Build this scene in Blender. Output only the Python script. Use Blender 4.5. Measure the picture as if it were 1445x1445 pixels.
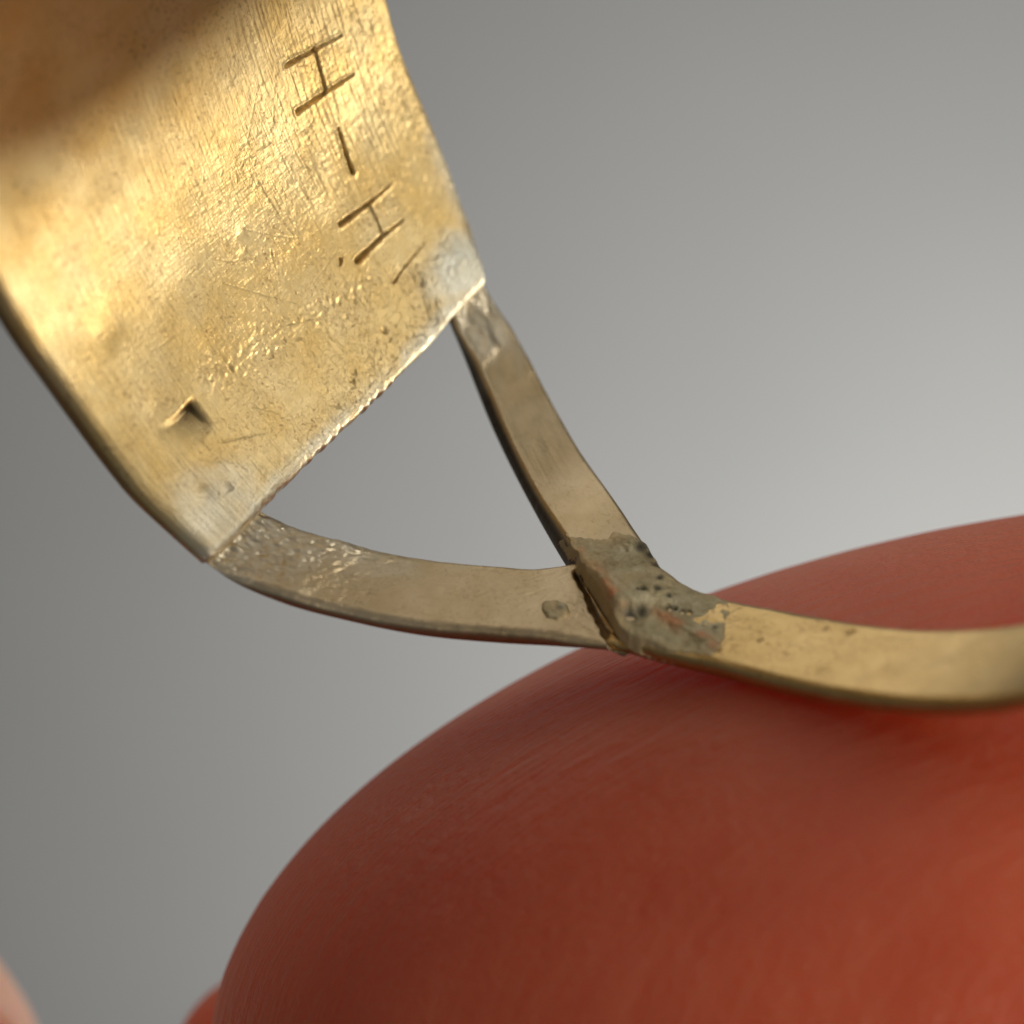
import bpy, math
import numpy as np
from mathutils import Matrix, Vector

for o in list(bpy.data.objects):
    bpy.data.objects.remove(o)
sc = bpy.context.scene
sc.unit_settings.system = 'METRIC'
sc.unit_settings.scale_length = 0.01            # one unit is one centimetre: this is a macro photograph
C = sc.collection
rng = np.random.default_rng(11)

# ------------------------------------------------------------------ camera
cam_d = bpy.data.cameras.new('camera')
cam = bpy.data.objects.new('camera', cam_d); C.objects.link(cam)
cam.location = (0, -5, 0)
cam.rotation_euler = (math.radians(90), 0, 0)
cam_d.sensor_width = 36
cam_d.lens = 36 * 5 / 1.6
cam_d.clip_start = 0.05; cam_d.clip_end = 400
cam_d.dof.use_dof = True
cam_d.dof.focus_distance = 5.10
cam_d.dof.aperture_fstop = 0.66
sc.camera = cam

# ------------------------------------------------------------------ room light
world = bpy.data.worlds.new('World'); sc.world = world
world.use_nodes = True
bg = world.node_tree.nodes['Background']
bg.inputs[0].default_value = (0.96, 0.98, 1.0, 1)
bg.inputs[1].default_value = 0.105

def aim(o, target):
    o.rotation_euler = (Vector(target) - Vector(o.location)).to_track_quat('-Z', 'Y').to_euler()

def area(name, loc, target, sx, sy, power, col):
    d = bpy.data.lights.new(name, 'AREA'); d.shape = 'RECTANGLE'; d.size = sx; d.size_y = sy
    d.energy = power; d.color = col
    o = bpy.data.objects.new(name, d); C.objects.link(o); o.location = loc; aim(o, target)
    return o

# low key light from the right and slightly behind the ring
KEY = Vector((0.93, 0.31, -0.02)).normalized()
kd = bpy.data.lights.new('key_lamp', 'SPOT')
kd.energy = 27000; kd.color = (1.0, 0.95, 0.84); kd.shadow_soft_size = 1.9
kd.spot_size = math.radians(12); kd.spot_blend = 0.3
key = bpy.data.objects.new('key_lamp', kd); C.objects.link(key)
key.location = KEY * 40; aim(key, (0, 0, 0.15))
# fill added at lower right for the fingertip only, another higher for the plate
fd = bpy.data.lights.new('front_fill', 'SPOT'); fd.energy = 2200; fd.color = (1.0, 0.92, 0.82); fd.shadow_soft_size = 0.8
fd.spot_size = math.radians(15); fd.spot_blend = 0.9
fl_ = bpy.data.objects.new('front_fill', fd); C.objects.link(fl_); fl_.location = (5.0, -4.6, -3.4); aim(fl_, (1.25, -0.3, -1.02))
area('upper_fill', (6.6, -2.6, 5.4), (-0.2, 0, 0.2), 2.6, 2.6, 165, (1.0, 0.96, 0.90))
area('top_fill', (-2.6, -4.6, 6.6), (0.2, 0, -0.2), 4, 4, 75, (1.0, 0.95, 0.88))  # fill added to lift the skin under the band
area('strip_fill', (0.6, -2.0, 8.5), (0.2, 0, 0), 4.5, 4.5, 36, (1.0, 0.98, 0.95))  # fill added to brighten the strips
# soft fill added behind and above to brighten the metal
area('ceiling_fill', (-3, 5.0, 10), (0, 0, 0), 9, 9, 215, (1.0, 0.98, 0.94))
# lamp added at the lower right to grade the paper backdrop
area('backdrop_fill', (4.1, 7.6, -2.8), (2.4, 13, 0.5), 2.2, 2.2, 395, (1.0, 0.997, 0.98))

sc.view_settings.view_transform = 'Standard'
sc.view_settings.look = 'None'
sc.view_settings.exposure = 0
sc.view_settings.gamma = 1
sc.cycles.use_denoising = True
sc.cycles.max_bounces = 10

# ------------------------------------------------------------------ materials
def new_mat(name):
    m = bpy.data.materials.new(name); m.use_nodes = True
    nt = m.node_tree
    return m, nt, nt.nodes['Principled BSDF']

def N(nt, t, **kw):
    n = nt.nodes.new(t)
    for k, v in kw.items(): setattr(n, k, v)
    return n

def noise(nt, vec, scale, detail=4, rough=0.55, dist=0.0):
    n = N(nt, 'ShaderNodeTexNoise')
    n.inputs['Scale'].default_value = scale; n.inputs['Detail'].default_value = detail
    n.inputs['Roughness'].default_value = rough; n.inputs['Distortion'].default_value = dist
    nt.links.new(vec, n.inputs['Vector'])
    return n.outputs['Fac']

def ramp(nt, fac, stops):
    r = N(nt, 'ShaderNodeValToRGB')
    el = r.color_ramp.elements
    while len(el) < len(stops): el.new(0.5)
    for e, (p, c) in zip(el, stops):
        e.position = p; e.color = c if len(c) == 4 else (*c, 1)
    nt.links.new(fac, r.inputs[0])
    return r.outputs[0]

def mix(nt, fac, a, b, blend='MIX'):
    m = N(nt, 'ShaderNodeMix', data_type='RGBA', blend_type=blend)
    for sock, v in ((m.inputs[0], fac), (m.inputs[6], a), (m.inputs[7], b)):
        if hasattr(v, 'links'): nt.links.new(v, sock)
        elif isinstance(v, (int, float)): sock.default_value = v
        else: sock.default_value = v if len(v) == 4 else (*v, 1)
    return m.outputs[2]

def maprange(nt, v, a, b, c, d):
    m = N(nt, 'ShaderNodeMapRange')
    nt.links.new(v, m.inputs[0])
    for i, x in enumerate((a, b, c, d)): m.inputs[i + 1].default_value = x
    return m.outputs[0]

def attr(nt, name):
    a = N(nt, 'ShaderNodeAttribute', attribute_name=name)
    return a.outputs['Fac']

def mapping(nt, vec, scale=(1, 1, 1), rot=(0, 0, 0)):
    m = N(nt, 'ShaderNodeMapping')
    m.inputs['Scale'].default_value = scale; m.inputs['Rotation'].default_value = rot
    nt.links.new(vec, m.inputs['Vector'])
    return m.outputs[0]

def gold_material(name, c0, c1, tarnish, rough0, rough1, bump_amt, wear=1.0):
    m, nt, p = new_mat(name)
    uv = N(nt, 'ShaderNodeTexCoord').outputs['UV']
    n1 = noise(nt, uv, 9, 6, 0.6)
    col = ramp(nt, n1, [(0.34, c0), (0.66, c1)])
    # small tarnish specks
    n2 = noise(nt, uv, 135, 4, 0.65, 0.6)
    n2b = noise(nt, uv, 14, 4, 0.6)
    spk = maprange(nt, n2, 0.53, 0.63, 0.0, 0.8 * wear)
    spk2 = maprange(nt, n2b, 0.38, 0.60, 0.0, 1.0)
    mu = N(nt, 'ShaderNodeMath', operation='MULTIPLY'); nt.links.new(spk, mu.inputs[0]); nt.links.new(spk2, mu.inputs[1])
    col = mix(nt, mu.outputs[0], col, tarnish)
    col = mix(nt, attr(nt, 'grime_shade'), col, (0.055, 0.035, 0.018))  # dark tone of cuts, dent and walls, partly painted shade
    # pale solder flow
    sol = attr(nt, 'solder')
    ns = noise(nt, uv, 38, 5, 0.65)
    pal = ramp(nt, ns, [(0.32, (0.93, 0.85, 0.62)), (0.60, (1.0, 0.95, 0.76))])
    col = mix(nt, sol, col, pal)
    nt.links.new(col, p.inputs['Base Color'])
    met = maprange(nt, sol, 0, 1, 1.0, 0.88)
    nt.links.new(met, p.inputs['Metallic'])
    nr = noise(nt, uv, 26, 5, 0.6)
    r = maprange(nt, nr, 0.3, 0.7, rough0, rough1)
    nt.links.new(r, p.inputs['Roughness'])
    # fine relief: grain and hairlines along the metal
    f1 = noise(nt, uv, 260, 3, 0.6)
    f2 = noise(nt, mapping(nt, uv, (14, 420, 1), (0, 0, 0.05)), 1.0, 2, 0.5)
    f3 = noise(nt, mapping(nt, uv, (300, 16, 1), (0, 0, -0.35)), 1.0, 2, 0.5)
    a1 = N(nt, 'ShaderNodeMath', operation='ADD'); nt.links.new(f1, a1.inputs[0]); nt.links.new(f2, a1.inputs[1])
    a2 = N(nt, 'ShaderNodeMath', operation='MULTIPLY_ADD'); nt.links.new(f3, a2.inputs[0]); a2.inputs[1].default_value = 0.6
    nt.links.new(a1.outputs[0], a2.inputs[2])
    b = N(nt, 'ShaderNodeBump'); b.inputs['Strength'].default_value = bump_amt; b.inputs['Distance'].default_value = 0.002
    nt.links.new(a2.outputs[0], b.inputs['Height']); nt.links.new(b.outputs[0], p.inputs['Normal'])
    return m

M_plate = gold_material('plate_gold', (0.86, 0.60, 0.23), (0.93, 0.72, 0.36), (0.46, 0.27, 0.11), 0.37, 0.47, 0.42)
M_strip = gold_material('strip_gold', (0.66, 0.49, 0.26), (0.78, 0.60, 0.36), (0.42, 0.28, 0.14), 0.36, 0.46, 0.18, 0.5)
M_band = gold_material('band_gold', (0.58, 0.385, 0.145), (0.70, 0.48, 0.20), (0.36, 0.20, 0.08), 0.26, 0.38, 0.22, 1.0)

def solder_material():
    m, nt, p = new_mat('dull_solder')
    uv = N(nt, 'ShaderNodeTexCoord').outputs['UV']
    n1 = noise(nt, uv, 24, 6, 0.65)
    col = ramp(nt, n1, [(0.3, (0.27, 0.21, 0.10)), (0.5, (0.46, 0.38, 0.21)), (0.7, (0.62, 0.55, 0.36))])
    n2 = noise(nt, uv, 60, 4, 0.6)
    cop = attr(nt, 'copper')
    cc = ramp(nt, n2, [(0.35, (0.42, 0.16, 0.06)), (0.65, (0.72, 0.32, 0.14))])
    col = mix(nt, cop, col, cc)
    col = mix(nt, attr(nt, 'thin'), col, (0.58, 0.43, 0.22))
    dark_mark = attr(nt, 'dark_mark')
    col = mix(nt, dark_mark, col, (0.03, 0.025, 0.02))
    nt.links.new(col, p.inputs['Base Color'])
    p.inputs['Metallic'].default_value = 0.55
    nt.links.new(maprange(nt, n2, 0.3, 0.7, 0.38, 0.62), p.inputs['Roughness'])
    f1 = noise(nt, uv, 130, 5, 0.6)
    b = N(nt, 'ShaderNodeBump'); b.inputs['Strength'].default_value = 0.6; b.inputs['Distance'].default_value = 0.004
    nt.links.new(f1, b.inputs['Height']); nt.links.new(b.outputs[0], p.inputs['Normal'])
    return m
M_solder = solder_material()

def skin_material():
    m, nt, p = new_mat('skin')
    ob = N(nt, 'ShaderNodeTexCoord').outputs['Object']
    n1 = noise(nt, ob, 2.2, 4, 0.55)
    col = ramp(nt, n1, [(0.33, (0.66, 0.112, 0.040)), (0.67, (0.75, 0.175, 0.075))])
    st_ = noise(nt, mapping(nt, ob, (7, 95, 7)), 1.0, 4, 0.55)
    col = mix(nt, maprange(nt, st_, 0.42, 0.68, 0.0, 0.03), col, (0.78, 0.30, 0.20))
    n3 = noise(nt, ob, 1.3, 2, 0.5)
    col = mix(nt, maprange(nt, n3, 0.40, 0.62, 0.0, 0.6), col, (0.52, 0.075, 0.025))
    pale = ramp(nt, n1, [(0.33, (0.78, 0.42, 0.30)), (0.67, (0.86, 0.52, 0.40))])
    col = mix(nt, attr(nt, 'shade_red'), pale, col)  # mixes the painted lit and shaded skin colours
    nt.links.new(col, p.inputs['Base Color'])
    p.inputs['Roughness'].default_value = 0.5
    p.inputs['Subsurface Weight'].default_value = 1.0
    p.inputs['Subsurface Radius'].default_value = (1.0, 0.20, 0.07)
    p.inputs['Subsurface Scale'].default_value = 0.65
    p.inputs['Specular IOR Level'].default_value = 0.45
    p.inputs['Sheen Weight'].default_value = 0.32
    p.inputs['Sheen Roughness'].default_value = 0.35
    p.inputs['Sheen Tint'].default_value = (1.0, 0.72, 0.62, 1)
    w = N(nt, 'ShaderNodeTexWave', wave_type='BANDS', bands_direction='Y')
    w.inputs['Scale'].default_value = 7.5; w.inputs['Distortion'].default_value = 2.2
    w.inputs['Detail'].default_value = 2; w.inputs['Detail Scale'].default_value = 0.35
    nt.links.new(ob, w.inputs['Vector'])
    f = noise(nt, mapping(nt, ob, (10, 100, 10)), 1.0, 4, 0.6)
    f2 = noise(nt, ob, 48, 3, 0.55)
    a1 = N(nt, 'ShaderNodeMath', operation='MULTIPLY_ADD'); nt.links.new(w.outputs['Fac'], a1.inputs[0]); a1.inputs[1].default_value = 0.16
    nt.links.new(f, a1.inputs[2])
    a2 = N(nt, 'ShaderNodeMath', operation='MULTIPLY_ADD'); nt.links.new(f2, a2.inputs[0]); a2.inputs[1].default_value = 0.6
    nt.links.new(a1.outputs[0], a2.inputs[2])
    b = N(nt, 'ShaderNodeBump'); b.inputs['Strength'].default_value = 0.8; b.inputs['Distance'].default_value = 0.012
    nt.links.new(a2.outputs[0], b.inputs['Height']); nt.links.new(b.outputs[0], p.inputs['Normal'])
    return m
M_skin = skin_material()

def paper_material():
    m, nt, p = new_mat('grey_paper')
    ob = N(nt, 'ShaderNodeTexCoord').outputs['Object']
    n1 = noise(nt, ob, 0.35, 3, 0.5)
    col = ramp(nt, n1, [(0.35, (0.50, 0.50, 0.485)), (0.65, (0.53, 0.53, 0.515))])
    nt.links.new(col, p.inputs['Base Color'])
    p.inputs['Roughness'].default_value = 0.9
    p.inputs['Specular IOR Level'].default_value = 0.1
    return m
M_paper = paper_material()

def blocker_material():
    m, nt, p = new_mat('blocker_dark')  # dark finish of the added shadow caster
    ob = N(nt, 'ShaderNodeTexCoord').outputs['Object']
    col = ramp(nt, noise(nt, ob, 6, 5, 0.6), [(0.35, (0.035, 0.033, 0.032)), (0.65, (0.06, 0.057, 0.055))])
    nt.links.new(col, p.inputs['Base Color']); p.inputs['Roughness'].default_value = 0.9
    b = N(nt, 'ShaderNodeBump'); b.inputs['Strength'].default_value = 0.5; b.inputs['Distance'].default_value = 0.02
    nt.links.new(noise(nt, ob, 40, 2, 0.5), b.inputs['Height']); nt.links.new(b.outputs[0], p.inputs['Normal'])
    return m
M_blocker = blocker_material()

# ------------------------------------------------------------------ setting: plain paper backdrop, softly swept at its foot
def backdrop():
    prof = [(13.0, 26.0), (13.0, -10.0)]
    for k in range(1, 13):
        t = k / 12 * math.pi / 2
        prof.append((13.0 - 6 * (1 - math.cos(t)), -10.0 - 6 * math.sin(t)))
    prof.append((-6.0, -16.0))
    xs = np.linspace(-34, 34, 9)
    v = [(x, y, z) for (y, z) in prof for x in xs]
    n = len(xs)
    f = [(i * n + j, i * n + j + 1, (i + 1) * n + j + 1, (i + 1) * n + j) for i in range(len(prof) - 1) for j in range(n - 1)]
    me = bpy.data.meshes.new('backdrop'); me.from_pydata(v, [], f); me.materials.append(M_paper)
    for p_ in me.polygons: p_.use_smooth = True
    o = bpy.data.objects.new('backdrop', me); C.objects.link(o)
    o['kind'] = 'structure'; o['label'] = 'plain out of focus grey paper backdrop behind the ring'
    return o
backdrop()

# ------------------------------------------------------------------ the ring's own frame
# local x, y lie in the hoop's plane, local z is the hoop's axis (finger hole direction)
A = np.array([0.565685, 0.6, 0.565685])
E1 = np.cross([0, 1, 0], A); E1 /= np.linalg.norm(E1)
E2 = np.cross(A, E1)
ORG = np.array([0.17905, -0.61412, 0.53654])
R0 = 0.92615
FC = [0.0057, 0.0096, 0.0074, -0.0122, 0.0136, -0.0001, -0.0018, 0.0008]      # the hoop is slightly out of round
def rad(th):
    r = np.full_like(th, R0)
    for i, k in enumerate(range(2, 6)):
        r = r + FC[2 * i] * np.cos(k * th) + FC[2 * i + 1] * np.sin(k * th)
    return r
TH = np.linspace(0, 2 * np.pi, 7201)
RR = rad(TH)
HX, HY = RR * np.cos(TH), RR * np.sin(TH)
LEN = np.r_[0, np.cumsum(np.hypot(np.diff(HX), np.diff(HY)))]
TOT = LEN[-1]
S0 = np.interp(0.97841, TH, LEN)                # s = 0 at the fork, growing towards the plate
TX, TY = np.gradient(HX, LEN), np.gradient(HY, LEN)
def hoop(s, h, z):
    """point at arc length s, axial offset h, height z towards the finger hole"""
    q = np.mod(s + S0, TOT)
    x, y = np.interp(q, LEN, HX), np.interp(q, LEN, HY)
    tx, ty = np.interp(q, LEN, TX), np.interp(q, LEN, TY)
    nx, ny = -ty, tx
    return np.stack([x + nx * z, y + ny * z, h], -1)

MW = Matrix(((E1[0], E2[0], A[0], ORG[0]), (E1[1], E2[1], A[1], ORG[1]), (E1[2], E2[2], A[2], ORG[2]), (0, 0, 0, 1)))
ring = bpy.data.objects.new('ring', None); C.objects.link(ring)
ring.matrix_world = MW
ring.empty_display_size = 0.3
ring['label'] = 'worn gold ring with H-H engraved inside its plate and forked shank, balanced on the fingertip'
ring['category'] = 'ring'

def mesh_from(name, verts, quads, mat, uv=None, attrs=None, parent=None, keep=None):
    me = bpy.data.meshes.new(name)
    verts = np.asarray(verts, np.float32); quads = np.asarray(quads, np.int32)
    me.vertices.add(len(verts)); me.vertices.foreach_set('co', verts.ravel())
    me.loops.add(quads.size); me.loops.foreach_set('vertex_index', quads.ravel())
    me.polygons.add(len(quads))
    me.polygons.foreach_set('loop_start', np.arange(0, quads.size, 4, dtype=np.int32))
    me.polygons.foreach_set('loop_total', np.full(len(quads), 4, np.int32))
    me.polygons.foreach_set('use_smooth', np.ones(len(quads), bool))
    if uv is not None:
        l = me.uv_layers.new(name='UVMap')
        l.data.foreach_set('uv', np.asarray(uv, np.float32)[quads.ravel()].ravel())
    for k, v in (attrs or {}).items():
        a = me.attributes.new(k, 'FLOAT', 'POINT'); a.data.foreach_set('value', np.asarray(v, np.float32).ravel())
    me.update(calc_edges=True); me.validate()
    me.materials.append(mat)
    o = bpy.data.objects.new(name, me); C.objects.link(o)
    if parent: o.parent = parent
    return o

def grid_quads(ni, nj, base=0):
    i, j = np.meshgrid(np.arange(ni - 1), np.arange(nj - 1), indexing='ij')
    a = (base + i * nj + j).ravel()
    return np.stack([a, a + 1, a + nj + 1, a + nj], 1)

def slab(name, S, H, Z, thick, mat, attrs=None, wall_noise=0.0, flip=False, wall_dark=0.0):
    """a curved sheet of metal: detailed inner face, walls of several rows, plain outer face"""
    ni, nj = S.shape
    top = hoop(S, H, Z).reshape(-1, 3)
    uv = np.stack([S, H], -1).reshape(-1, 2)
    quads = [grid_quads(ni, nj)]
    verts = [top]; uvs = [uv]
    at = {k: [v.ravel()] for k, v in (attrs or {}).items()}
    loop = np.r_[np.arange(nj), np.arange(1, ni) * nj + nj - 1, (ni - 1) * nj + np.arange(nj - 2, -1, -1), np.arange(ni - 2, 0, -1) * nj]
    thk = thick if callable(thick) else (lambda q: np.full_like(q, thick))
    ls, lh, lz = S.ravel()[loop], H.ravel()[loop], Z.ravel()[loop]
    # outward direction of the boundary in the sheet, to let the wall bulge a little
    ds = np.roll(ls, -1) - np.roll(ls, 1); dh = np.roll(lh, -1) - np.roll(lh, 1)
    n = np.hypot(ds, dh) + 1e-9
    os_, oh_ = dh / n, -ds / n
    cs, ch = ls.mean(), lh.mean()
    if np.sum((ls - cs) * os_ + (lh - ch) * oh_) < 0: os_, oh_ = -os_, -oh_
    prev = loop; cnt = len(top)
    rows = 7
    k1 = rng.normal(size=len(loop)); 
    for _ in range(3): k1 = (np.roll(k1, 1) + k1 + np.roll(k1, -1)) / 3
    for r in range(1, rows + 1):
        f = r / rows
        bul = 0.0032 * math.sin(math.pi * min(1, f * 1.0)) ** 0.6 + wall_noise * k1 * math.sin(math.pi * f)
        zz = lz * (1 - f) - thk(ls) * f
        pv = hoop(ls + os_ * bul, lh + oh_ * bul, zz)
        verts.append(pv); uvs.append(np.stack([ls + os_ * f * .04, lh + oh_ * f * .04], -1))
        for k in at: at[k].append(np.full(len(loop), wall_dark * min(1, f * 5)) if k == 'grime_shade' else at[k][0][loop] * (1 - f))  # wall rows toned dark, standing in for oxide and dark reflections
        cur = cnt + np.arange(len(loop)); cnt += len(loop)
        quads.append(np.stack([prev, np.roll(prev, -1), np.roll(cur, -1), cur], 1)[:, ::-1])
        prev = cur
    # outer face on a coarser grid
    ii = np.unique(np.linspace(0, ni - 1, min(ni, 60)).astype(int)); jj = np.unique(np.linspace(0, nj - 1, min(nj, 14)).astype(int))
    Sb, Hb = S[np.ix_(ii, jj)], H[np.ix_(ii, jj)]
    verts.append(hoop(Sb, Hb, -thk(Sb)).reshape(-1, 3)); uvs.append(np.stack([Sb, Hb], -1).reshape(-1, 2))
    for k in at: at[k].append(np.zeros(Sb.size))
    quads.append(grid_quads(len(ii), len(jj), cnt)[:, ::-1])
    Q = np.concatenate(quads)
    if flip: Q = Q[:, ::-1]
    return mesh_from(name, np.concatenate(verts), Q, mat, np.concatenate(uvs), {k: np.concatenate(v) for k, v in at.items()}, ring)

# ------------------------------------------------------------------ relief helpers (all in centimetres on the metal)
def sstep(x, a, b):
    t = np.clip((x - a) / (b - a), 0, 1); return t * t * (3 - 2 * t)

def fnoise(shape, si, sj, seed):
    """smooth random field, unit variance, correlation si x sj cells"""
    g = np.random.default_rng(seed).normal(size=shape)
    fi = np.fft.fftfreq(shape[0])[:, None]; fj = np.fft.rfftfreq(shape[1])[None, :]
    w = np.exp(-2 * (np.pi ** 2) * ((fi * si) ** 2 + (fj * sj) ** 2))
    r = np.fft.irfft2(np.fft.rfft2(g) * w, s=shape)
    return r / r.std()

def seg_dist(S, H, pts):
    d = np.full(S.shape, 9.0); tt = np.zeros(S.shape)
    pts = np.asarray(pts, float)
    L = np.r_[0, np.cumsum(np.linalg.norm(np.diff(pts, axis=0), axis=1))]
    for k in range(len(pts) - 1):
        a, b = pts[k], pts[k + 1]; ab = b - a; l2 = ab @ ab
        t = np.clip(((S - a[0]) * ab[0] + (H - a[1]) * ab[1]) / l2, 0, 1)
        q = np.hypot(S - a[0] - t * ab[0], H - a[1] - t * ab[1])
        m = q < d
        d[m] = q[m]; tt[m] = ((L[k] + t * (L[k + 1] - L[k])) / L[-1])[m]
    return d, tt

def groove(Z, S, H, pts, w, depth, taper=(1, 1), burr=0.0):
    """cut a V-shaped line; taper gives the width at its start and end"""
    pts = np.asarray(pts, float); pad = 4 * w
    m = (S > pts[:, 0].min() - pad) & (S < pts[:, 0].max() + pad) & (H > pts[:, 1].min() - pad) & (H < pts[:, 1].max() + pad)
    if not m.any(): return
    d, t = seg_dist(S[m], H[m], pts)
    ww = w * (taper[0] + (taper[1] - taper[0]) * t) * (1 + 0.10 * np.sin(17 * t + 900 * pts[0, 1]) + 0.06 * np.sin(41 * t + 700 * pts[0, 0]))
    z = -depth * (0.35 + 0.65 * ww / w) * np.clip(1.25 * (1 - d / ww), 0, 1)
    if burr: z = z + burr * np.exp(-((d - 1.5 * ww) / (0.45 * ww)) ** 2)
    Z[m] += z

def curve(pts, s, axis=0):
    p = np.array(sorted(pts)); return np.interp(s, p[:, 0], p[:, 1])

def smooth_curve(pts, s):
    """monotone-parameter Catmull-Rom through (s, h) points"""
    p = np.array(sorted(pts)); x, y = p[:, 0], p[:, 1]
    m = np.gradient(y, x)
    i = np.clip(np.searchsorted(x, s) - 1, 0, len(x) - 2)
    hh = x[i + 1] - x[i]; t = np.clip((s - x[i]) / hh, 0, 1)
    return ((2 * t**3 - 3 * t**2 + 1) * y[i] + (t**3 - 2 * t**2 + t) * hh * m[i] + (-2 * t**3 + 3 * t**2) * y[i + 1] + (t**3 - t**2) * hh * m[i + 1])

# ------------------------------------------------------------------ face plate with its engraving
PL = [(0.560, -0.383), (0.651, -0.395), (0.725, -0.407), (0.794, -0.411), (0.867, -0.416), (0.943, -0.425), (1.02, -0.438), (1.108, -0.450), (1.45, -0.475)]
PR = [(0.560, 0.380), (0.607, 0.398), (0.68, 0.424), (0.767, 0.453), (0.888, 0.482), (0.994, 0.495), (1.09, 0.508), (1.45, 0.525)]
PR = [(s, h + 0.011 + 0.010 * math.exp(-((s - 0.76) / 0.14) ** 2)) for s, h in PR]
PL += [(2.9 - s, h) for s, h in PL[:-1]]; PR += [(2.9 - s, h) for s, h in PR[:-1]]
END = [(-0.40, 0.574), (-0.318, 0.577), (-0.248, 0.582), (-0.126, 0.586), (0.027, 0.588), (0.211, 0.592), (0.274, 0.600), (0.326, 0.603), (0.45, 0.607)]

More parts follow.
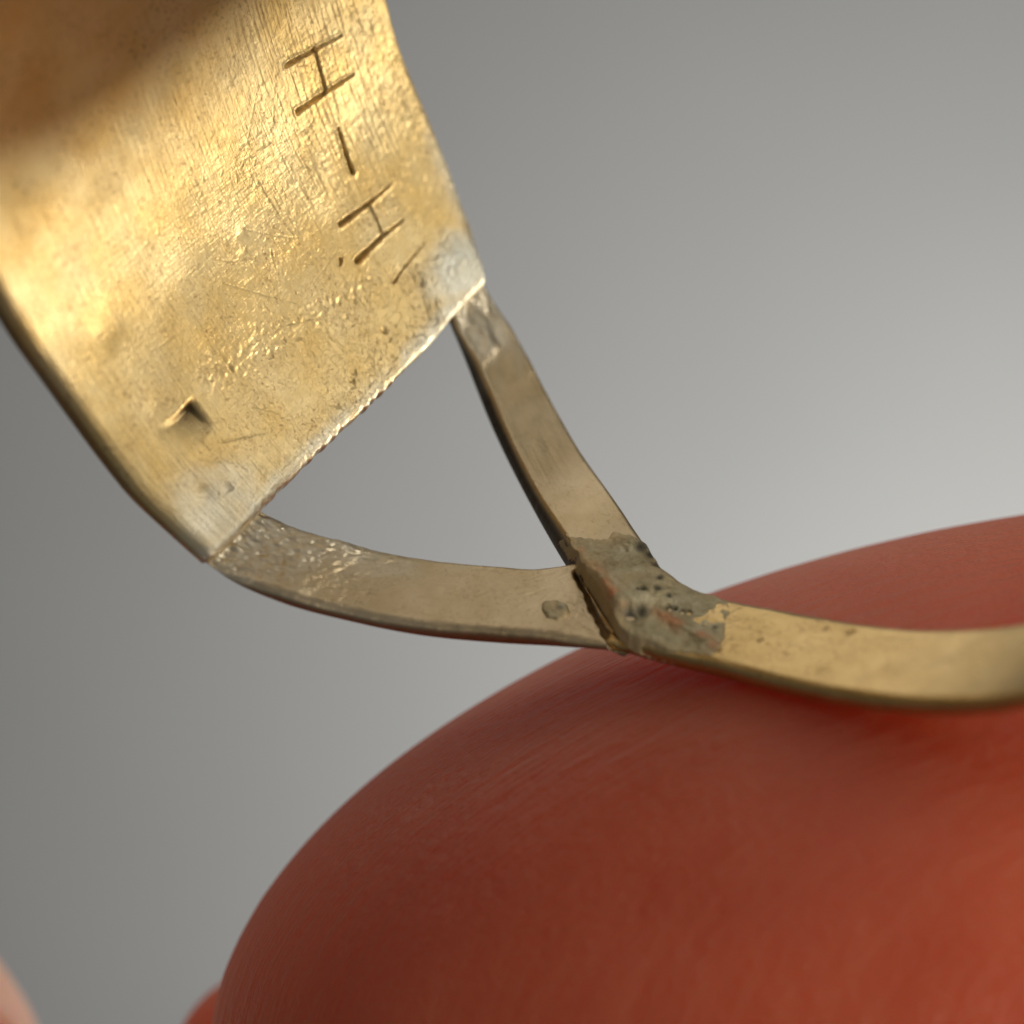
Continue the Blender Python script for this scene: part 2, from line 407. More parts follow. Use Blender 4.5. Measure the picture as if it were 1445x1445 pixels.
def build_plate():
    st = 0.00165
    u = np.r_[np.arange(0.59, 1.27, st), np.linspace(1.275, 2.31, 70)]
    nj = 600
    v = np.linspace(0, 1, nj)
    U, V = np.meshgrid(u, v, indexing='ij')
    lo, hi = smooth_curve(PL, U), smooth_curve(PR, U)
    H = lo + (hi - lo) * V
    e = curve(END, H) - 0.59
    jag = fnoise((1, nj), 1, 3.0, 5)[0] * 0.0011 * sstep(v, .05, .2) * sstep(v, .75, .6)
    e = e + jag[None, :]
    e = e + 0.030 * np.clip((V - 0.955) / 0.045, 0, 1) ** 2.2 + 0.008 * np.clip((0.04 - V) / 0.04, 0, 1) ** 2
    fade = np.clip(1 - (U - 0.59) / 0.10, 0, 1)
    S = U + e * fade
    Z = np.zeros_like(S)
    sh = S.shape
    vis = sstep(S, 1.27, 1.22)
    # broad hand-finished unevenness
    Z += 0.0022 * fnoise(sh, 48, 60, 1) + 0.0007 * fnoise(sh, 16, 20, 2)
    # masks
    dpit, _ = seg_dist(S, H, [(0.79, -0.175), (0.784, -0.141), (0.772, -0.07), (0.752, 0.013), (0.737, 0.112), (0.72, 0.19)])
    mp = np.exp(-(dpit / 0.035) ** 2)
    right = sstep(H + 0.25 * fnoise(sh, 30, 30, 3) * 0.1, -0.15, 0.15)
    lower = sstep(S, 0.86, 0.74)
    grit = np.clip(0.10 + 0.34 * right + 0.30 * lower * sstep(H, -0.3, -0.1), 0, 0.75)
    Z += vis * mp * (0.00050 * fnoise(sh, 1.8, 2.3, 6) + 0.00032 * fnoise(sh, 1.3, 1.7, 7))
    Z += vis * grit * (0.00031 * fnoise(sh, 1.5, 1.9, 8) + 0.00018 * fnoise(sh, 2.8, 3.4, 9))
    # brushed lines running along the plate beside the letters
    br = sstep(H, 0.10, 0.24) * sstep(S, 0.80, 0.93) + 0.3 * sstep(H, 0.05, 0.15)
    Z += vis * br * (0.00020 * fnoise(sh, 12, 0.9, 10) + 0.00012 * fnoise(sh, 7, 1.8, 20))
    Z += vis * 0.00007 * fnoise(sh, 14, 0.9, 12)
    # small random pits and short nicks
    r2 = np.random.default_rng(3)
    for k in range(900):
        s_, h_ = r2.uniform(0.60, 1.2), r2.uniform(-0.36, 0.46)
        if r2.random() > 0.25 + 0.75 * (h_ > -0.05): continue
        ang = r2.normal(0.3, 0.7); l_ = r2.uniform(0.002, 0.014)
        groove(Z, S, H, [(s_, h_), (s_ + l_ * math.cos(ang), h_ + l_ * math.sin(ang))], r2.uniform(0.0016, 0.0026), r2.uniform(0.0002, 0.0007), (1, 0.6))
    for k in range(34):
        s_, h_ = r2.uniform(0.62, 1.15), r2.uniform(-0.34, 0.44)
        ang = r2.choice([0.9, -0.6, 0.15]) + r2.normal(0, 0.25); l_ = r2.uniform(0.03, 0.12); bend = r2.normal(0, 0.05) * l_
        groove(Z, S, H, [(s_, h_), (s_ + .5 * l_ * math.cos(ang) - bend, h_ + .5 * l_ * math.sin(ang) + bend), (s_ + l_ * math.cos(ang), h_ + l_ * math.sin(ang))],
               0.0015, r2.uniform(0.0002, 0.0004), (1, 0.5))
    # larger soft dings
    for (s_, h_, r_, d_) in [(0.93, 0.02, 0.012, .0022), (0.905, 0.005, 0.008, .0018), (0.86, -0.02, .010, .0015), (0.658, 0.152, .0055, .004), (0.62, -0.02, .006, .002),
                             (0.95, -0.30, .03, .003), (0.80, -0.30, .025, .002), (0.655, -0.315, .012, .0025), (0.64, -0.28, .008, .002), (0.64, 0.05, .005, .0025), (0.632, 0.037, .004, .0025)]:
        Z -= d_ * np.exp(-(((S - s_) ** 2 + (H - h_) ** 2) / r_ ** 2))
    # scratches seen on the plate
    SCR = [([(0.987, 0.097), (0.93, 0.104), (0.873, 0.112)], .0026, .0024), ([(0.941, 0.023), (0.906, 0.062), (0.872, 0.106), (0.862, 0.124)], .0024, .0017),
                        ([(0.879, 0.055), (0.862, 0.047), (0.84, 0.043)], .0030, .0022), ([(0.89, -0.064), (0.82, 0.007), (0.784, 0.043)], .0024, .0017),
                        ([(0.708, -0.151), (0.671, -0.119)], .0024, .0017), ([(0.697, -0.235), (0.681, -0.2), (0.663, -0.164)], .0028, .0022),
                        ([(0.878, -0.233), (0.873, -0.176)], .0026, .0014), ([(1.114, 0.175), (1.042, 0.108)], .0024, .0011), ([(0.807, 0.18), (0.789, 0.086)], .0022, .0014),
                        ([(0.931, -0.056), (0.909, -0.028), (0.896, -0.001)], .0022, .0011), ([(0.770, 0.0), (0.748, 0.05)], .003, .002), ([(0.70, -0.29), (0.62, -0.20)], .0022, .001),
                        ([(1.12, 0.42), (1.02, 0.452)], .003, .0014), ([(1.10, 0.40), (1.03, 0.415), (0.98, .412)], .0024, .0012), ([(1.09, 0.45), (0.99, 0.42)], .0022, .0012)]
    for pts, w_, d_ in SCR:
        groove(Z, S, H, pts, 0.8 * w_, 0.42 * d_, (1, 0.6))
    # engraved H - H, shade and dirt painted dark into the cuts
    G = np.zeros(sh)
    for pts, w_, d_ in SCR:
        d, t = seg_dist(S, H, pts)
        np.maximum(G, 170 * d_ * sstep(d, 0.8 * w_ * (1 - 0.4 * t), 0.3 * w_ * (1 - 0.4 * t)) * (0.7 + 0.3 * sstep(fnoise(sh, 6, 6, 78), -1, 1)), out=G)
    def cut(pts, w, dep, taper, gr=0.6):
        w = 0.88 * w
        groove(Z, S, H, pts, w, dep, taper, 0.0010)
        d, t = seg_dist(S, H, pts)
        ww = w * (taper[0] + (taper[1] - taper[0]) * t)
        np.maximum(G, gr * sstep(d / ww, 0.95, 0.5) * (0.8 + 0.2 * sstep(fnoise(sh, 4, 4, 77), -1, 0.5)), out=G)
    cut([(1.111, 0.243), (1.102, 0.309), (1.091, 0.382)], 0.0042, 0.0060, (1.15, 0.6), 0.42)
    cut([(1.033, 0.232), (1.029, 0.304), (1.023, 0.375)], 0.0046, 0.0070, (1.15, 0.7), 0.35)
    cut([(1.104, 0.315), (1.076, 0.312), (1.031, 0.305)], 0.0040, 0.0055, (0.8, 1.1), 0.35)
    cut([(0.965, 0.299), (0.929, 0.291), (0.892, 0.284)], 0.0052, 0.0095, (0.85, 1.2), 0.8)
    cut([(0.837, 0.208), (0.833, 0.277), (0.833, 0.342)], 0.0046, 0.0075, (1.25, 0.5))
    cut([(0.773, 0.195), (0.776, 0.267), (0.773, 0.326)], 0.0050, 0.0085, (1.35, 0.5))
    cut([(0.831, 0.279), (0.799, 0.276), (0.778, 0.269)], 0.0034, 0.0050, (0.8, 0.9))
    cut([(0.793, 0.168), (0.790, 0.166), (0.786, 0.160)], 0.0040, 0.005, (1, 0.7))
    cut([(0.721, 0.333), (0.716, 0.287), (0.706, 0.231)], 0.0036, 0.0060, (0.6, 0.9))
    # lifted solder corner, its valley and the slit beside it
    Z += 0.014 * np.exp(-(((S - 0.650) / 0.060) ** 2 + ((H - 0.365) / 0.075) ** 2))
    groove(Z, S, H, [(0.700, 0.265), (0.66, 0.255), (0.60, 0.222)], 0.036, 0.0045, (0.7, 1.1))
    # punch mark: one corner driven in, the floor rising away from it
    a_, b_ = 0.781 - S + 0.10 * np.abs(H + 0.275) - 0.004, -0.231 - H + 0.05 * (0.75 - S)
    Z -= 0.018 * sstep(a_, -0.004, 0.012) * sstep(b_, -0.006, 0.014) * np.clip(1 - a_ / 0.060, 0, 1) * np.clip(1 - b_ / 0.080, 0, 1)
    np.maximum(G, 0.95 * sstep(a_, -0.001, 0.006) * sstep(b_, -0.001, 0.006) * np.clip(1.2 - a_ / 0.055, 0, 1) * np.clip(1.2 - b_ / 0.080, 0, 1), out=G)  # shade of the driven-in corner painted into the colour
    Z += 0.0007 * np.exp(-(a_ + 0.004) ** 2 / .006 ** 2) * sstep(b_, -0.01, 0.01) * sstep(b_, 0.09, 0.05)
    # rolled edges of the plate
    wd = hi - lo
    dl, dr, de = V * wd, (1 - V) * wd, S - (U[0, 0] + e)
    def roll(d, w, dep): return -dep * np.clip(1 - d / w, 0, 1) ** 2
    Z += roll(dl, 0.022, 0.005) + roll(dr, 0.028, 0.012) + roll(np.maximum(de, 0), 0.012, 0.004)
    Z += roll(dl, .007, .005) + roll(dr, 0.006, 0.005)
    nib = np.clip(fnoise(sh, 2.0, 2.4, 15) + 0.6 * fnoise(sh, 8, 9, 19), 0, 3)
    Z -= 0.0011 * nib * np.clip(1 - np.maximum(de, 0) / 0.011, 0, 1) * sstep(H, -0.33, -0.2) * sstep(H, 0.3, 0.2)
    Z -= roll(0 * S + 1, 1, 0)
    # where pale solder has flowed over the gold
    n_ = fnoise(sh, 18, 22, 16) * 0.024 + fnoise(sh, 5, 6, 18) * 0.010
    so = np.maximum(np.exp(-(((S - 0.648) / 0.058) ** 2 + ((H - 0.375) / 0.085) ** 2)) * 1.3,
                    np.exp(-(((S - 0.635) / 0.075) ** 2 + ((H + 0.315) / 0.10) ** 2)) * 0.75)
    so = np.maximum(so, 0.75 * np.exp(-(np.maximum(de, 0) / 0.028) ** 2))
    so = np.maximum(so, 0.55 * np.exp(-((1 - V) * wd / 0.05) ** 2) * sstep(S, 1.05, 0.75))
    so = np.clip(so * (1 + 8 * n_), 0, 1); so = so * sstep(so, 0.08, 0.55)
    return slab('face_plate', S, H, Z, 0.038, M_plate, {'solder': so, 'grime_shade': G}, wall_dark=0.6)
build_plate()

# ------------------------------------------------------------------ forked shoulders
RS_LO = [(0.66, 0.330), (0.596, 0.297), (0.543, 0.268), (0.427, 0.193), (0.294, 0.108), (0.165, 0.025), (0.10, -0.016), (0.05, -0.048), (0.0, -0.076), (-0.06, -0.078)]
RS_HI = [(0.66, 0.412), (0.604, 0.394), (0.529, 0.362), (0.427, 0.308), (0.259, 0.211), (0.098, 0.111), (0.011, 0.060), (-0.065, 0.064)]
LS_LO = [(0.66, -0.392), (0.575, -0.382), (0.535, -0.376), (0.46, -0.347), (0.362, -0.293), (0.265, -0.238), (0.173, -0.180), (0.079, -0.124), (-0.015, -0.084), (-.06, -.08)]
LS_HI = [(0.66, -0.275), (0.58, -0.252), (0.535, -0.236), (0.441, -0.190), (0.344, -0.129), (0.25, -0.066), (0.19, -0.024), (0.165, 0.004), (0.145, 0.030), (0.10, 0.03), (0.05, 0.00), (0.0, -0.03), (-0.06, -0.04)]
BD_LO = [(0.03, -0.085), (-0.015, -0.084), (-0.089, -0.077), (-0.148, -0.071), (-0.275, -0.071), (-0.406, -0.076), (-0.511, -0.083), (-0.763, -0.105), (-1.4, -0.115)]
BD_HI = [(0.03, 0.066), (0.009, 0.058), (-0.065, 0.064), (-0.124, 0.071), (-0.185, 0.078), (-0.31, 0.086), (-0.435, 0.091), (-0.536, 0.095), (-0.763, 0.103), (-1.4, 0.115)]
BD_LO += [(-2.8 - s, h) for s, h in BD_LO[:-1]]; BD_HI += [(-2.8 - s, h) for s, h in BD_HI[:-1]]

def edge_roll(Z, V, wd, w, dep):
    d = np.minimum(V, 1 - V) * wd
    Z += -dep * np.clip(1 - d / w, 0, 1) ** 2

def strip_grid(s0, s1, step, nj, LO, HI, mirror=False):
    s = np.arange(s0, s1, step); v = np.linspace(0, 1, nj)
    S, V = np.meshgrid(s, v, indexing='ij')
    lo, hi = smooth_curve(LO, S), smooth_curve(HI, S)
    return S, lo + (hi - lo) * V, V, hi - lo

def right_strip(fine=True):
    S, H, V, W = strip_grid(-0.055, 0.655, 0.0020 if fine else 0.012, 80 if fine else 12, RS_LO, RS_HI)
    sh = S.shape
    Z = -0.024 * sstep(S, 0.44, 0.60) + 0.020 * sstep(S, 0.30, 0.13) * sstep(S, -0.055, 0.03)
    if fine:
        Z += 0.0007 * fnoise(sh, 30, 22, 31) + 0.00015 * fnoise(sh, 7, 7, 32)
        rough = sstep(S, 0.495, 0.525)
        Z += rough * (0.0015 * fnoise(sh, 8, 7, 33) + 0.0004 * fnoise(sh, 2.5, 2.5, 34))
        Z += 0.002 * np.exp(-((S - 0.520) / 0.020) ** 2)
        Z += 0.00006 * fnoise(sh, 12, 1.2, 35)
        edge_roll(Z, V, W, 0.008, 0.003)
    so = 0.5 * sstep(S + 0.015 * (fnoise(sh, 6, 6, 36) if fine else 0), 0.45, 0.56)
    return S, H, Z, so
def left_strip(fine=True):
    S, H, V, W = strip_grid(-0.055, 0.655, 0.0018 if fine else 0.012, 96 if fine else 12, LS_LO, LS_HI)
    sh = S.shape
    Z = -0.028 * sstep(S, 0.44, 0.60) - 0.012 * sstep(S, 0.13, 0.03)
    if fine:
        Z += 0.0014 * fnoise(sh, 34, 26, 41) + 0.00018 * fnoise(sh, 8, 8, 42)
        rough = sstep(S + 0.12 * (V - 0.5), 0.38, 0.50)
        Z += rough * (0.0007 * fnoise(sh, 2.4, 2.2, 43) + 0.0005 * fnoise(sh, 9, 8, 49) + 0.0003 * fnoise(sh, 1.3, 1.3, 44))
        Z += 0.00016 * fnoise(sh, 1.5, 1.5, 45) + 0.00006 * fnoise(sh, 10, 1.1, 46)
        r2 = np.random.default_rng(9)
        for k in range(120):
            s_, v_ = r2.uniform(0.05, 0.5), r2.uniform(0.05, 0.95)
            i = int((s_ + 0.055) / 0.0018); j = int(v_ * 95); h_ = H[i, j]
            ang = r2.uniform(0, 3.1); l_ = r2.uniform(.002, .02)
            groove(Z, S, H, [(s_, h_), (s_ + l_ * math.cos(ang), h_ + l_ * math.sin(ang))], .0020, r2.uniform(.0002, .0006))
        # trough under the ledge of the other arm
        groove(Z, S, H, [(0.135, 0.0), (0.096, -0.026), (0.051, -0.056), (0.0, -0.086)], 0.020, 0.020, (0.6, 1.0))
        edge_roll(Z, V, W, 0.014, 0.005)
        Z += -0.0004 * np.clip(1 - V * W / 0.008, 0, 1) * np.abs(fnoise(sh, 3, 3, 47))
    so = 0.55 * sstep(S + 0.10 * (V - 0.5) + 0.02 * (fnoise(sh, 8, 8, 48) if fine else 0), 0.34, 0.54)
    so = np.maximum(so, 0.2 * sstep(V, 0.12, 0.03) * sstep(S, 0.15, 0.35))
    return S, H, Z, so
S, H, Z, so = right_strip(); slab('shoulder_strip', S, H, Z, lambda q: 0.027 + 0.015 * sstep(q, 0.06, 0.2), M_strip, {'solder': so, 'grime_shade': 0 * S}, 0.0008, wall_dark=0.85)
S, H, Z, so = left_strip(); lower_arm = slab('shoulder_strip', S, H, Z, 0.029, M_strip, {'solder': so, 'grime_shade': 0 * S}, 0.0004, wall_dark=0.6)
for fn in (right_strip, left_strip):            # the far pair of arms on the other side of the plate
    S, H, Z, so = fn(False); slab('shoulder_strip', 2.9 - S, H, Z, 0.029, M_strip, {'solder': so}, 0.0, flip=True)

# ------------------------------------------------------------------ band
def build_band():
    s = np.r_[np.linspace(-2.83, -0.85, 160), np.arange(-0.845, 0.03, 0.0021)]
    v = np.linspace(0, 1, 84)
    S, V = np.meshgrid(s, v, indexing='ij')
    lo, hi = smooth_curve(BD_LO, S), smooth_curve(BD_HI, S); H = lo + (hi - lo) * V
    sh = S.shape
    vis = sstep(S, -0.86, -0.83)
    Z = vis * (0.0012 * fnoise(sh, 40, 26, 51) + 0.00022 * fnoise(sh, 9, 9, 52))
    Z += vis * 0.00012 * fnoise(sh, 14, 1.1, 53)
    r2 = np.random.default_rng(17)
    for k in range(90):
        s_, h_ = r2.normal(-0.27, 0.07), r2.uniform(-0.06, 0.075)
        ang = r2.choice([0.5, -0.8]) + r2.normal(0, .25); l_ = r2.uniform(.003, .016)
        groove(Z, S, H, [(s_, h_), (s_ + l_ * math.cos(ang), h_ + l_ * math.sin(ang))], .0022, r2.uniform(.0004, .0009))
    for (s_, h_, r_, d_) in [(-0.325, 0.062, .0050, .003), (-0.282, 0.058, .0035, .002), (-0.335, -0.035, .010, .002), (-0.40, -0.035, .010, .0015), (-0.2, 0.0, .004, .003)]:
        Z -= d_ * np.exp(-(((S - s_) ** 2 + ((H - h_) * 0.8) ** 2) / r_ ** 2))
    edge_roll(Z, V, hi - lo, 0.014, 0.005)
    Z -= 0.016 * sstep(S, -0.04, 0.01)
    return slab('band', S, H, Z, 0.030, M_band, {'solder': np.zeros(sh), 'grime_shade': np.zeros(sh)}, 0.0006, wall_dark=0.25)
build_band()

# ------------------------------------------------------------------ lump of solder over the fork
def poly_sd(S, H, poly):
    """signed distance, positive inside"""
    p = np.asarray(poly, float); q = np.roll(p, -1, 0)
    d = np.full(S.shape, 9.0); ins = np.zeros(S.shape, bool)
    for a, b in zip(p, q):
        ab = b - a; t = np.clip(((S - a[0]) * ab[0] + (H - a[1]) * ab[1]) / (ab @ ab), 0, 1)
        d = np.minimum(d, np.hypot(S - a[0] - t * ab[0], H - a[1] - t * ab[1]))
        c = ((a[1] > H) != (b[1] > H)) & (S < (b[0] - a[0]) * (H - a[1]) / (b[1] - a[1] + 1e-12) + a[0])
        ins ^= c
    return np.where(ins, d, -d)

def build_joint():
    st = 0.0016
    s = np.arange(-0.175, 0.225, st); h = np.arange(-0.10, 0.14, st)
    S, H = np.meshgrid(s, h, indexing='ij'); sh = S.shape
    poly = [(0.200, 0.050), (0.187, 0.075), (0.150, 0.085), (0.105, 0.098), (0.070, 0.095), (0.018, 0.0610), (-0.014, 0.058), (-0.074, 0.0635), (-0.094, 0.060), (-0.122, 0.030),
            (-0.131, 0.002), (-0.148, -0.037), (-0.145, -0.060), (-0.080, -0.075), (-0.014, -0.086), (0.008, -0.080), (0.051, -0.050), (0.10, -0.018), (0.160, 0.022)]
    sd = poly_sd(S, H, poly) + 0.0022 * fnoise(sh, 3.2, 3.2, 61) * sstep(S, 0.0, -0.09) + 0.003 * fnoise(sh, 5, 5, 62) * sstep(S, 0.09, 0.14)
    base = 0.020 * sstep(S, 0.30, 0.13) * sstep(S, -0.055, 0.03)
    t = np.clip(sd / 0.022, 0, 1)
    dome = np.sqrt(np.clip(1 - (1 - t) ** 2, 0, 1))
    tall = 0.004 * sstep(S, -0.13, -0.02) + 0.0055 - 0.006 * sstep(S, 0.06, 0.19)
    Z = base + dome * tall - 0.004 * (sd < 0) - 0.020 * np.clip(-sd / 0.006, 0, 1)
    Z += dome * (0.0032 * fnoise(sh, 14, 12, 63) + 0.0006 * fnoise(sh, 4, 4, 64) + 0.0004 * fnoise(sh, 1.5, 1.5, 65))
    # saddle running down the middle
    Z -= 0.0015 * np.exp(-(((S + 0.02) / 0.05) ** 2 + ((H + 0.045) / 0.03) ** 2))
    dark_mark = np.zeros(sh)
    for (s_, h_, r_, d_) in [(-0.033, 0.0, .0055, .009), (-0.040, 0.006, .004, .008), (-0.052, 0.006, .005, .009), (-0.062, 0.010, .005, .008), (0.015, 0.0, .006, .009), (0.020, -0.006, .004, .006),
                             (0.071, 0.082, .012, .006), (0.052, 0.080, .011, .007), (0.030, 0.066, .010, .008), (0.010, .04, .006, .004), (-0.094, 0.046, .005, .006), (-0.115, 0.017, .005, .006), (-0.093, 0.024, .003, .006),
                             (-0.105, 0.030, .003, .005), (-0.118, -0.002, .004, .006), (-0.10, -0.004, .004, .004), (-0.005, -0.035, .010, .005), (0.005, -0.050, .012, .005), (-0.02, 0.02, .005, .004), (0.0, 0.018, .006, .004)]:
        g = np.exp(-(((S - s_) ** 2 + (H - h_) ** 2) / r_ ** 2) ** 1.5)
        Z -= d_ * (0.35 if s_ < -0.08 else 0.6) * g; dark_mark = np.maximum(dark_mark, g * 0.85)  # pits toned dark in colour as well as sunk
    # the rim that was left open along the lower arm
    d1, _ = seg_dist(S, H, [(0.150, 0.022), (0.128, 0.010), (0.10, -0.006), (0.066, -0.027), (0.03, -0.050)])
    cop = 0.95 * np.exp(-(d1 / 0.012) ** 2) * sstep(fnoise(sh, 7, 7, 66), -1.6, 0.3)
    d2, _ = seg_dist(S, H, [(-0.028, -0.018), (-0.077, -0.024), (-0.146, -0.044)])
    cop = np.maximum(cop, 0.8 * np.exp(-(d2 / 0.011) ** 2) * sstep(fnoise(sh, 6, 4, 67), -1.0, 1.0))
    Z += 0.005 * np.exp(-(d1 / 0.010) ** 2) + 0.003 * np.exp(-(d2 / 0.008) ** 2)
    # the film thins out over the arm and at its edges, letting the gold show
    thin = np.clip(0.75 * sstep(S, 0.05, 0.17) + 0.5 * np.exp(-(np.maximum(sd, 0) / 0.008) ** 2) + 0.28 * fnoise(sh, 7, 7, 68) * sstep(S, -0.06, 0.03), 0, 0.9)
    verts = hoop(S, H, Z).reshape(-1, 3)
    Q = grid_quads(*sh)
    keep = (sd > -0.006).ravel()
    Q = Q[keep[Q].all(1)]
    used = np.unique(Q); remap = -np.ones(len(verts), int); remap[used] = np.arange(len(used))
    uv = np.stack([S, H], -1).reshape(-1, 2)
    return mesh_from('solder_joint', verts[used], remap[Q], M_solder, uv[used], {'copper': cop.ravel()[used], 'dark_mark': dark_mark.ravel()[used], 'thin': thin.ravel()[used]}, ring)
build_joint()

def build_spot():
    """small round splash of solder on the lower arm"""
    st = 0.0012
    a = np.arange(-0.028, 0.028, st)
    X, Y = np.meshgrid(a, a, indexing='ij'); sh = X.shape
    X = X * 1.0; r = np.hypot(X * 0.92, Y * 1.05); ang = np.arctan2(Y, X)
    sd = 0.0205 + 0.0012 * np.sin(3 * ang + 1) + 0.0008 * np.sin(7 * ang) + 0.0006 * fnoise(sh, 3, 3, 72) - r
    t = np.clip(sd / 0.006, 0, 1)
    Z = -0.001 + 0.0028 * np.sqrt(1 - (1 - t) ** 2) - 0.010 * np.clip(-sd / 0.004, 0, 1) + 0.0005 * fnoise(sh, 2.5, 2.5, 71) + .0012 * np.exp(-((X + .008) ** 2 + (Y - .006) ** 2) / .006 ** 2)
    S, H = X + 0.122, Y - 0.090
    keep = (sd > -0.003).ravel(); Q = grid_quads(*sh); Q = Q[keep[Q].all(1)]
    dark_mark = 0.55 * np.exp(-(((X + .006) ** 2 + (Y - .006) ** 2) / .006 ** 2)) + 0.25 * np.exp(-((sd - 0.001) / 0.002) ** 2)
    return mesh_from('solder_spot', hoop(S, H, Z + 0.002).reshape(-1, 3), Q, M_solder, np.stack([S, H], -1).reshape(-1, 2), {'copper': np.zeros(S.size), 'dark_mark': dark_mark.ravel(), 'thin': np.clip(0.30 + 0.25 * fnoise(sh, 5, 5, 73), 0, 0.9).ravel()}, lower_arm)
build_spot()

# ------------------------------------------------------------------ the hand: a fingertip under the band, more of the hand out of focus or out of view
def ellipsoid(c, ax, r, shear=0.0, nu=160, nv=96):
    """c centre, ax 3 rows of unit axes, r radii; returns verts, quads"""
    u = np.linspace(0, 2 * np.pi, nu, endpoint=False); w = np.linspace(0.02, np.pi - 0.02, nv)
    Wm, Um = np.meshgrid(w, u, indexing='ij')
    loc = np.stack([np.cos(Wm) * r[0], np.sin(Wm) * np.cos(Um) * r[1], np.sin(Wm) * np.sin(Um) * r[2]], -1)
    p = loc @ np.asarray(ax)
    p[..., 1] += -shear * p[..., 0]
    p = p + np.asarray(c)
    v = p.reshape(-1, 3)
    i, j = np.meshgrid(np.arange(nv - 1), np.arange(nu), indexing='ij')
    a = i * nu + j; b = i * nu + (j + 1) % nu
    q = np.stack([a, b, b + nu, a + nu], -1).reshape(-1, 4)
    caps = [list(range(nu))[::-1], [(nv - 1) * nu + k for k in range(nu)]]
    return v, q, caps

def limb(pts, radii, n=48):
    """tapered round tube with domed ends"""
    pts = np.asarray(pts, float); radii = np.asarray(radii, float)
    P, Rr = [pts[0]], [radii[0]]
    for k in range(len(pts) - 1):
        for t in np.linspace(0, 1, 13)[1:]:
            P.append(pts[k] * (1 - t) + pts[k + 1] * t); Rr.append(radii[k] * (1 - t) + radii[k + 1] * t)
    P, Rr = np.array(P), np.array(Rr)
    T = np.gradient(P, axis=0); T /= np.linalg.norm(T, axis=1)[:, None]
    # domes
    a = np.linspace(0.08, 1, 9) * np.pi / 2
    P0 = [P[0] - T[0] * Rr[0] * math.cos(x) for x in a[:-1]]; R0_ = [Rr[0] * math.sin(x) for x in a[:-1]]
    P1 = [P[-1] + T[-1] * Rr[-1] * math.cos(x) for x in a[:-1]][::-1]; R1_ = [Rr[-1] * math.sin(x) for x in a[:-1]][::-1]
    T = np.r_[[T[0]] * 8, T, [T[-1]] * 8]; P = np.r_[P0, P, P1]; Rr = np.r_[R0_, Rr, R1_]
    v = []
    ref = np.array([0.1, 0.2, 1.0])
    for p, t, r in zip(P, T, Rr):
        x = np.cross(ref, t); x /= np.linalg.norm(x); y = np.cross(t, x)
        an = np.linspace(0, 2 * np.pi, n, endpoint=False)
        v.append(p + r * (np.cos(an)[:, None] * x + np.sin(an)[:, None] * y))
    m = len(P); v = np.concatenate(v)
    i, j = np.meshgrid(np.arange(m - 1), np.arange(n), indexing='ij')
    a_ = i * n + j; b_ = i * n + (j + 1) % n
    q = np.stack([a_, b_, b_ + n, a_ + n], -1).reshape(-1, 4)
    return v, q, [list(range(n))[::-1], [(m - 1) * n + k for k in range(n)]]

FY = 0.32
pieces = []
cph, sph = math.cos(0.190), math.sin(0.190)
pieces.append(ellipsoid((0.873, FY, -0.707), [(cph, 0, sph), (0, 1, 0), (-sph, 0, cph)], (1.400, 0.78, 0.698), 0.01))
# fold of flesh at the lower left of the tip
pieces.append(limb([(-0.405, FY + 0.44, -1.030), (0.10, FY + 0.44, -1.65)], [0.225, 0.5]))
pieces.append(limb([(1.2, 0.30, -0.72), (3.4, 0.05, -0.62), (5.6, -0.3, -1.5)], [0.62, 0.86, 1.05]))
# finger out of focus behind, at the lower left corner
pieces.append(limb([(-1.362, 0.9, -1.168), (-1.5, 0.95, -2.3), (0.2, 1.0, -3.9), (4.2, 1.0, -4.2)], [0.53, 0.85, 1.15, 1.3]))
pieces.append(limb([(5.0, 0.9, -3.6), (6.3, -0.4, -1.8)], [1.6, 1.5]))

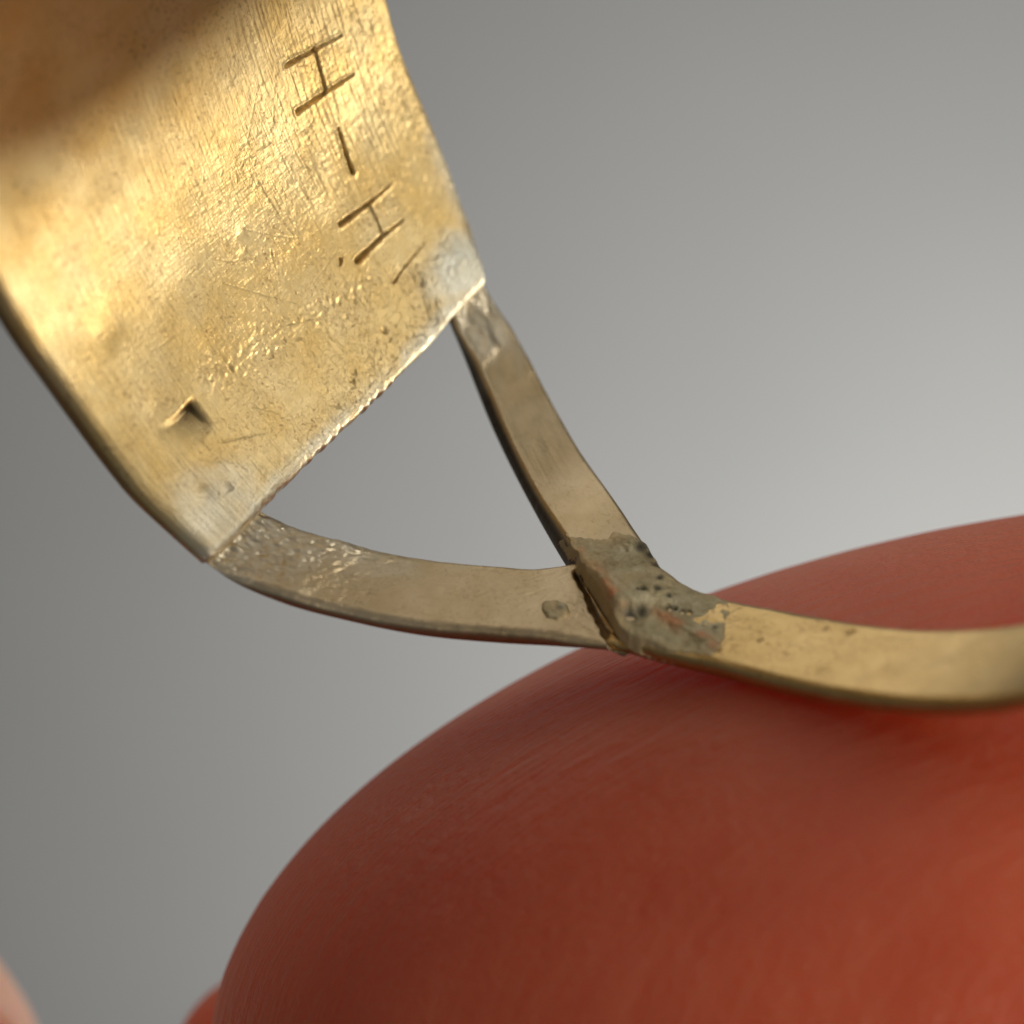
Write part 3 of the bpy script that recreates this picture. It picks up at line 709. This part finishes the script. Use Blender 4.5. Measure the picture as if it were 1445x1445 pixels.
def build_hand(pieces, name, label, category, mat, parent=None):
    V, F, off = [], [], 0
    for v, q, caps in pieces:
        V.append(v); F += [tuple(int(x) + off for x in f) for f in q] + [tuple(x + off for x in c) for c in caps]; off += len(v)
    me = bpy.data.meshes.new('hand_base'); me.from_pydata(np.concatenate(V).tolist(), [], F)
    o = bpy.data.objects.new('hand_base', me); C.objects.link(o)
    m = o.modifiers.new('join', 'REMESH'); m.mode = 'VOXEL'; m.voxel_size = 0.032
    m = o.modifiers.new('soft', 'SMOOTH'); m.factor = 0.5; m.iterations = 14
    m = o.modifiers.new('fine', 'SUBSURF'); m.levels = 1; m.render_levels = 1
    dg = bpy.context.evaluated_depsgraph_get()
    me2 = bpy.data.meshes.new_from_object(o.evaluated_get(dg)); me2.name = name
    bpy.data.objects.remove(o); bpy.data.meshes.remove(me)
    n = len(me2.vertices); co = np.empty(n * 3, np.float32); me2.vertices.foreach_get('co', co); co = co.reshape(-1, 3).astype(float)
    # the band presses into the flesh
    R_ = np.stack([E1, E2, A], 1)
    loc = (co - ORG) @ R_
    rr = np.hypot(loc[:, 0], loc[:, 1]); th = np.arctan2(loc[:, 1], loc[:, 0])
    sarc = np.interp(np.mod(th, 2 * np.pi), TH, LEN) - S0
    sarc = np.where(sarc > 2.9, sarc - TOT, sarc)
    outer = rad(th) + 0.031
    lo = smooth_curve(BD_LO, np.clip(sarc, -2.8, 0.02)); hi = smooth_curve(BD_HI, np.clip(sarc, -2.8, 0.02))
    dh = np.maximum(np.maximum(lo - loc[:, 2], loc[:, 2] - hi), 0)
    along = sstep(sarc, 0.28, 0.05) * sstep(sarc, -1.3, -1.0)
    pen = np.maximum(outer - rr, 0) * (rr > 0.4) * np.exp(-(dh / 0.05) ** 2) * along
    k = (rr + pen) / rr
    loc[:, 0] *= k; loc[:, 1] *= k
    co = loc @ R_.T + ORG
    me2.vertices.foreach_set('co', co.astype(np.float32).ravel())
    me2.polygons.foreach_set('use_smooth', np.ones(len(me2.polygons), bool))
    # fingertip in shade painted deep red, lit fingers painted paler
    fl = sstep(co[:, 0] - 0.35 * (co[:, 2] + 1.0) , -0.95, -0.75) * sstep(co[:, 0], 2.6, 1.6)
    at_ = me2.attributes.new('shade_red', 'FLOAT', 'POINT'); at_.data.foreach_set('value', fl.astype(np.float32))
    me2.update(); me2.materials.clear(); me2.materials.append(mat)
    h = bpy.data.objects.new(name, me2); C.objects.link(h)
    if category: h['label'] = label; h['category'] = category
    if parent: h.parent = parent
    print('hand verts', n)
    return h
hand = build_hand(pieces, 'hand', 'reddish fingertip of a hand in shade with the ring band resting across it', 'hand', M_skin)
# unseen blocker added beyond the upper right edge to shade the plate's top left
build_hand([limb([(2.2, -1.5, 2.72), (2.7, -0.7, 4.2), (3.7, 1.2, 6.0)], [0.45, 0.6, 0.8]), limb([(2.2, 0.42, 0.76), (2.5, 0.92, 1.6), (3.2, 1.5, 3.6), (3.8, 1.8, 6.0)], [0.52, 0.62, 0.75, 0.9])], 'shadow_blocker', None, None, M_blocker, hand)
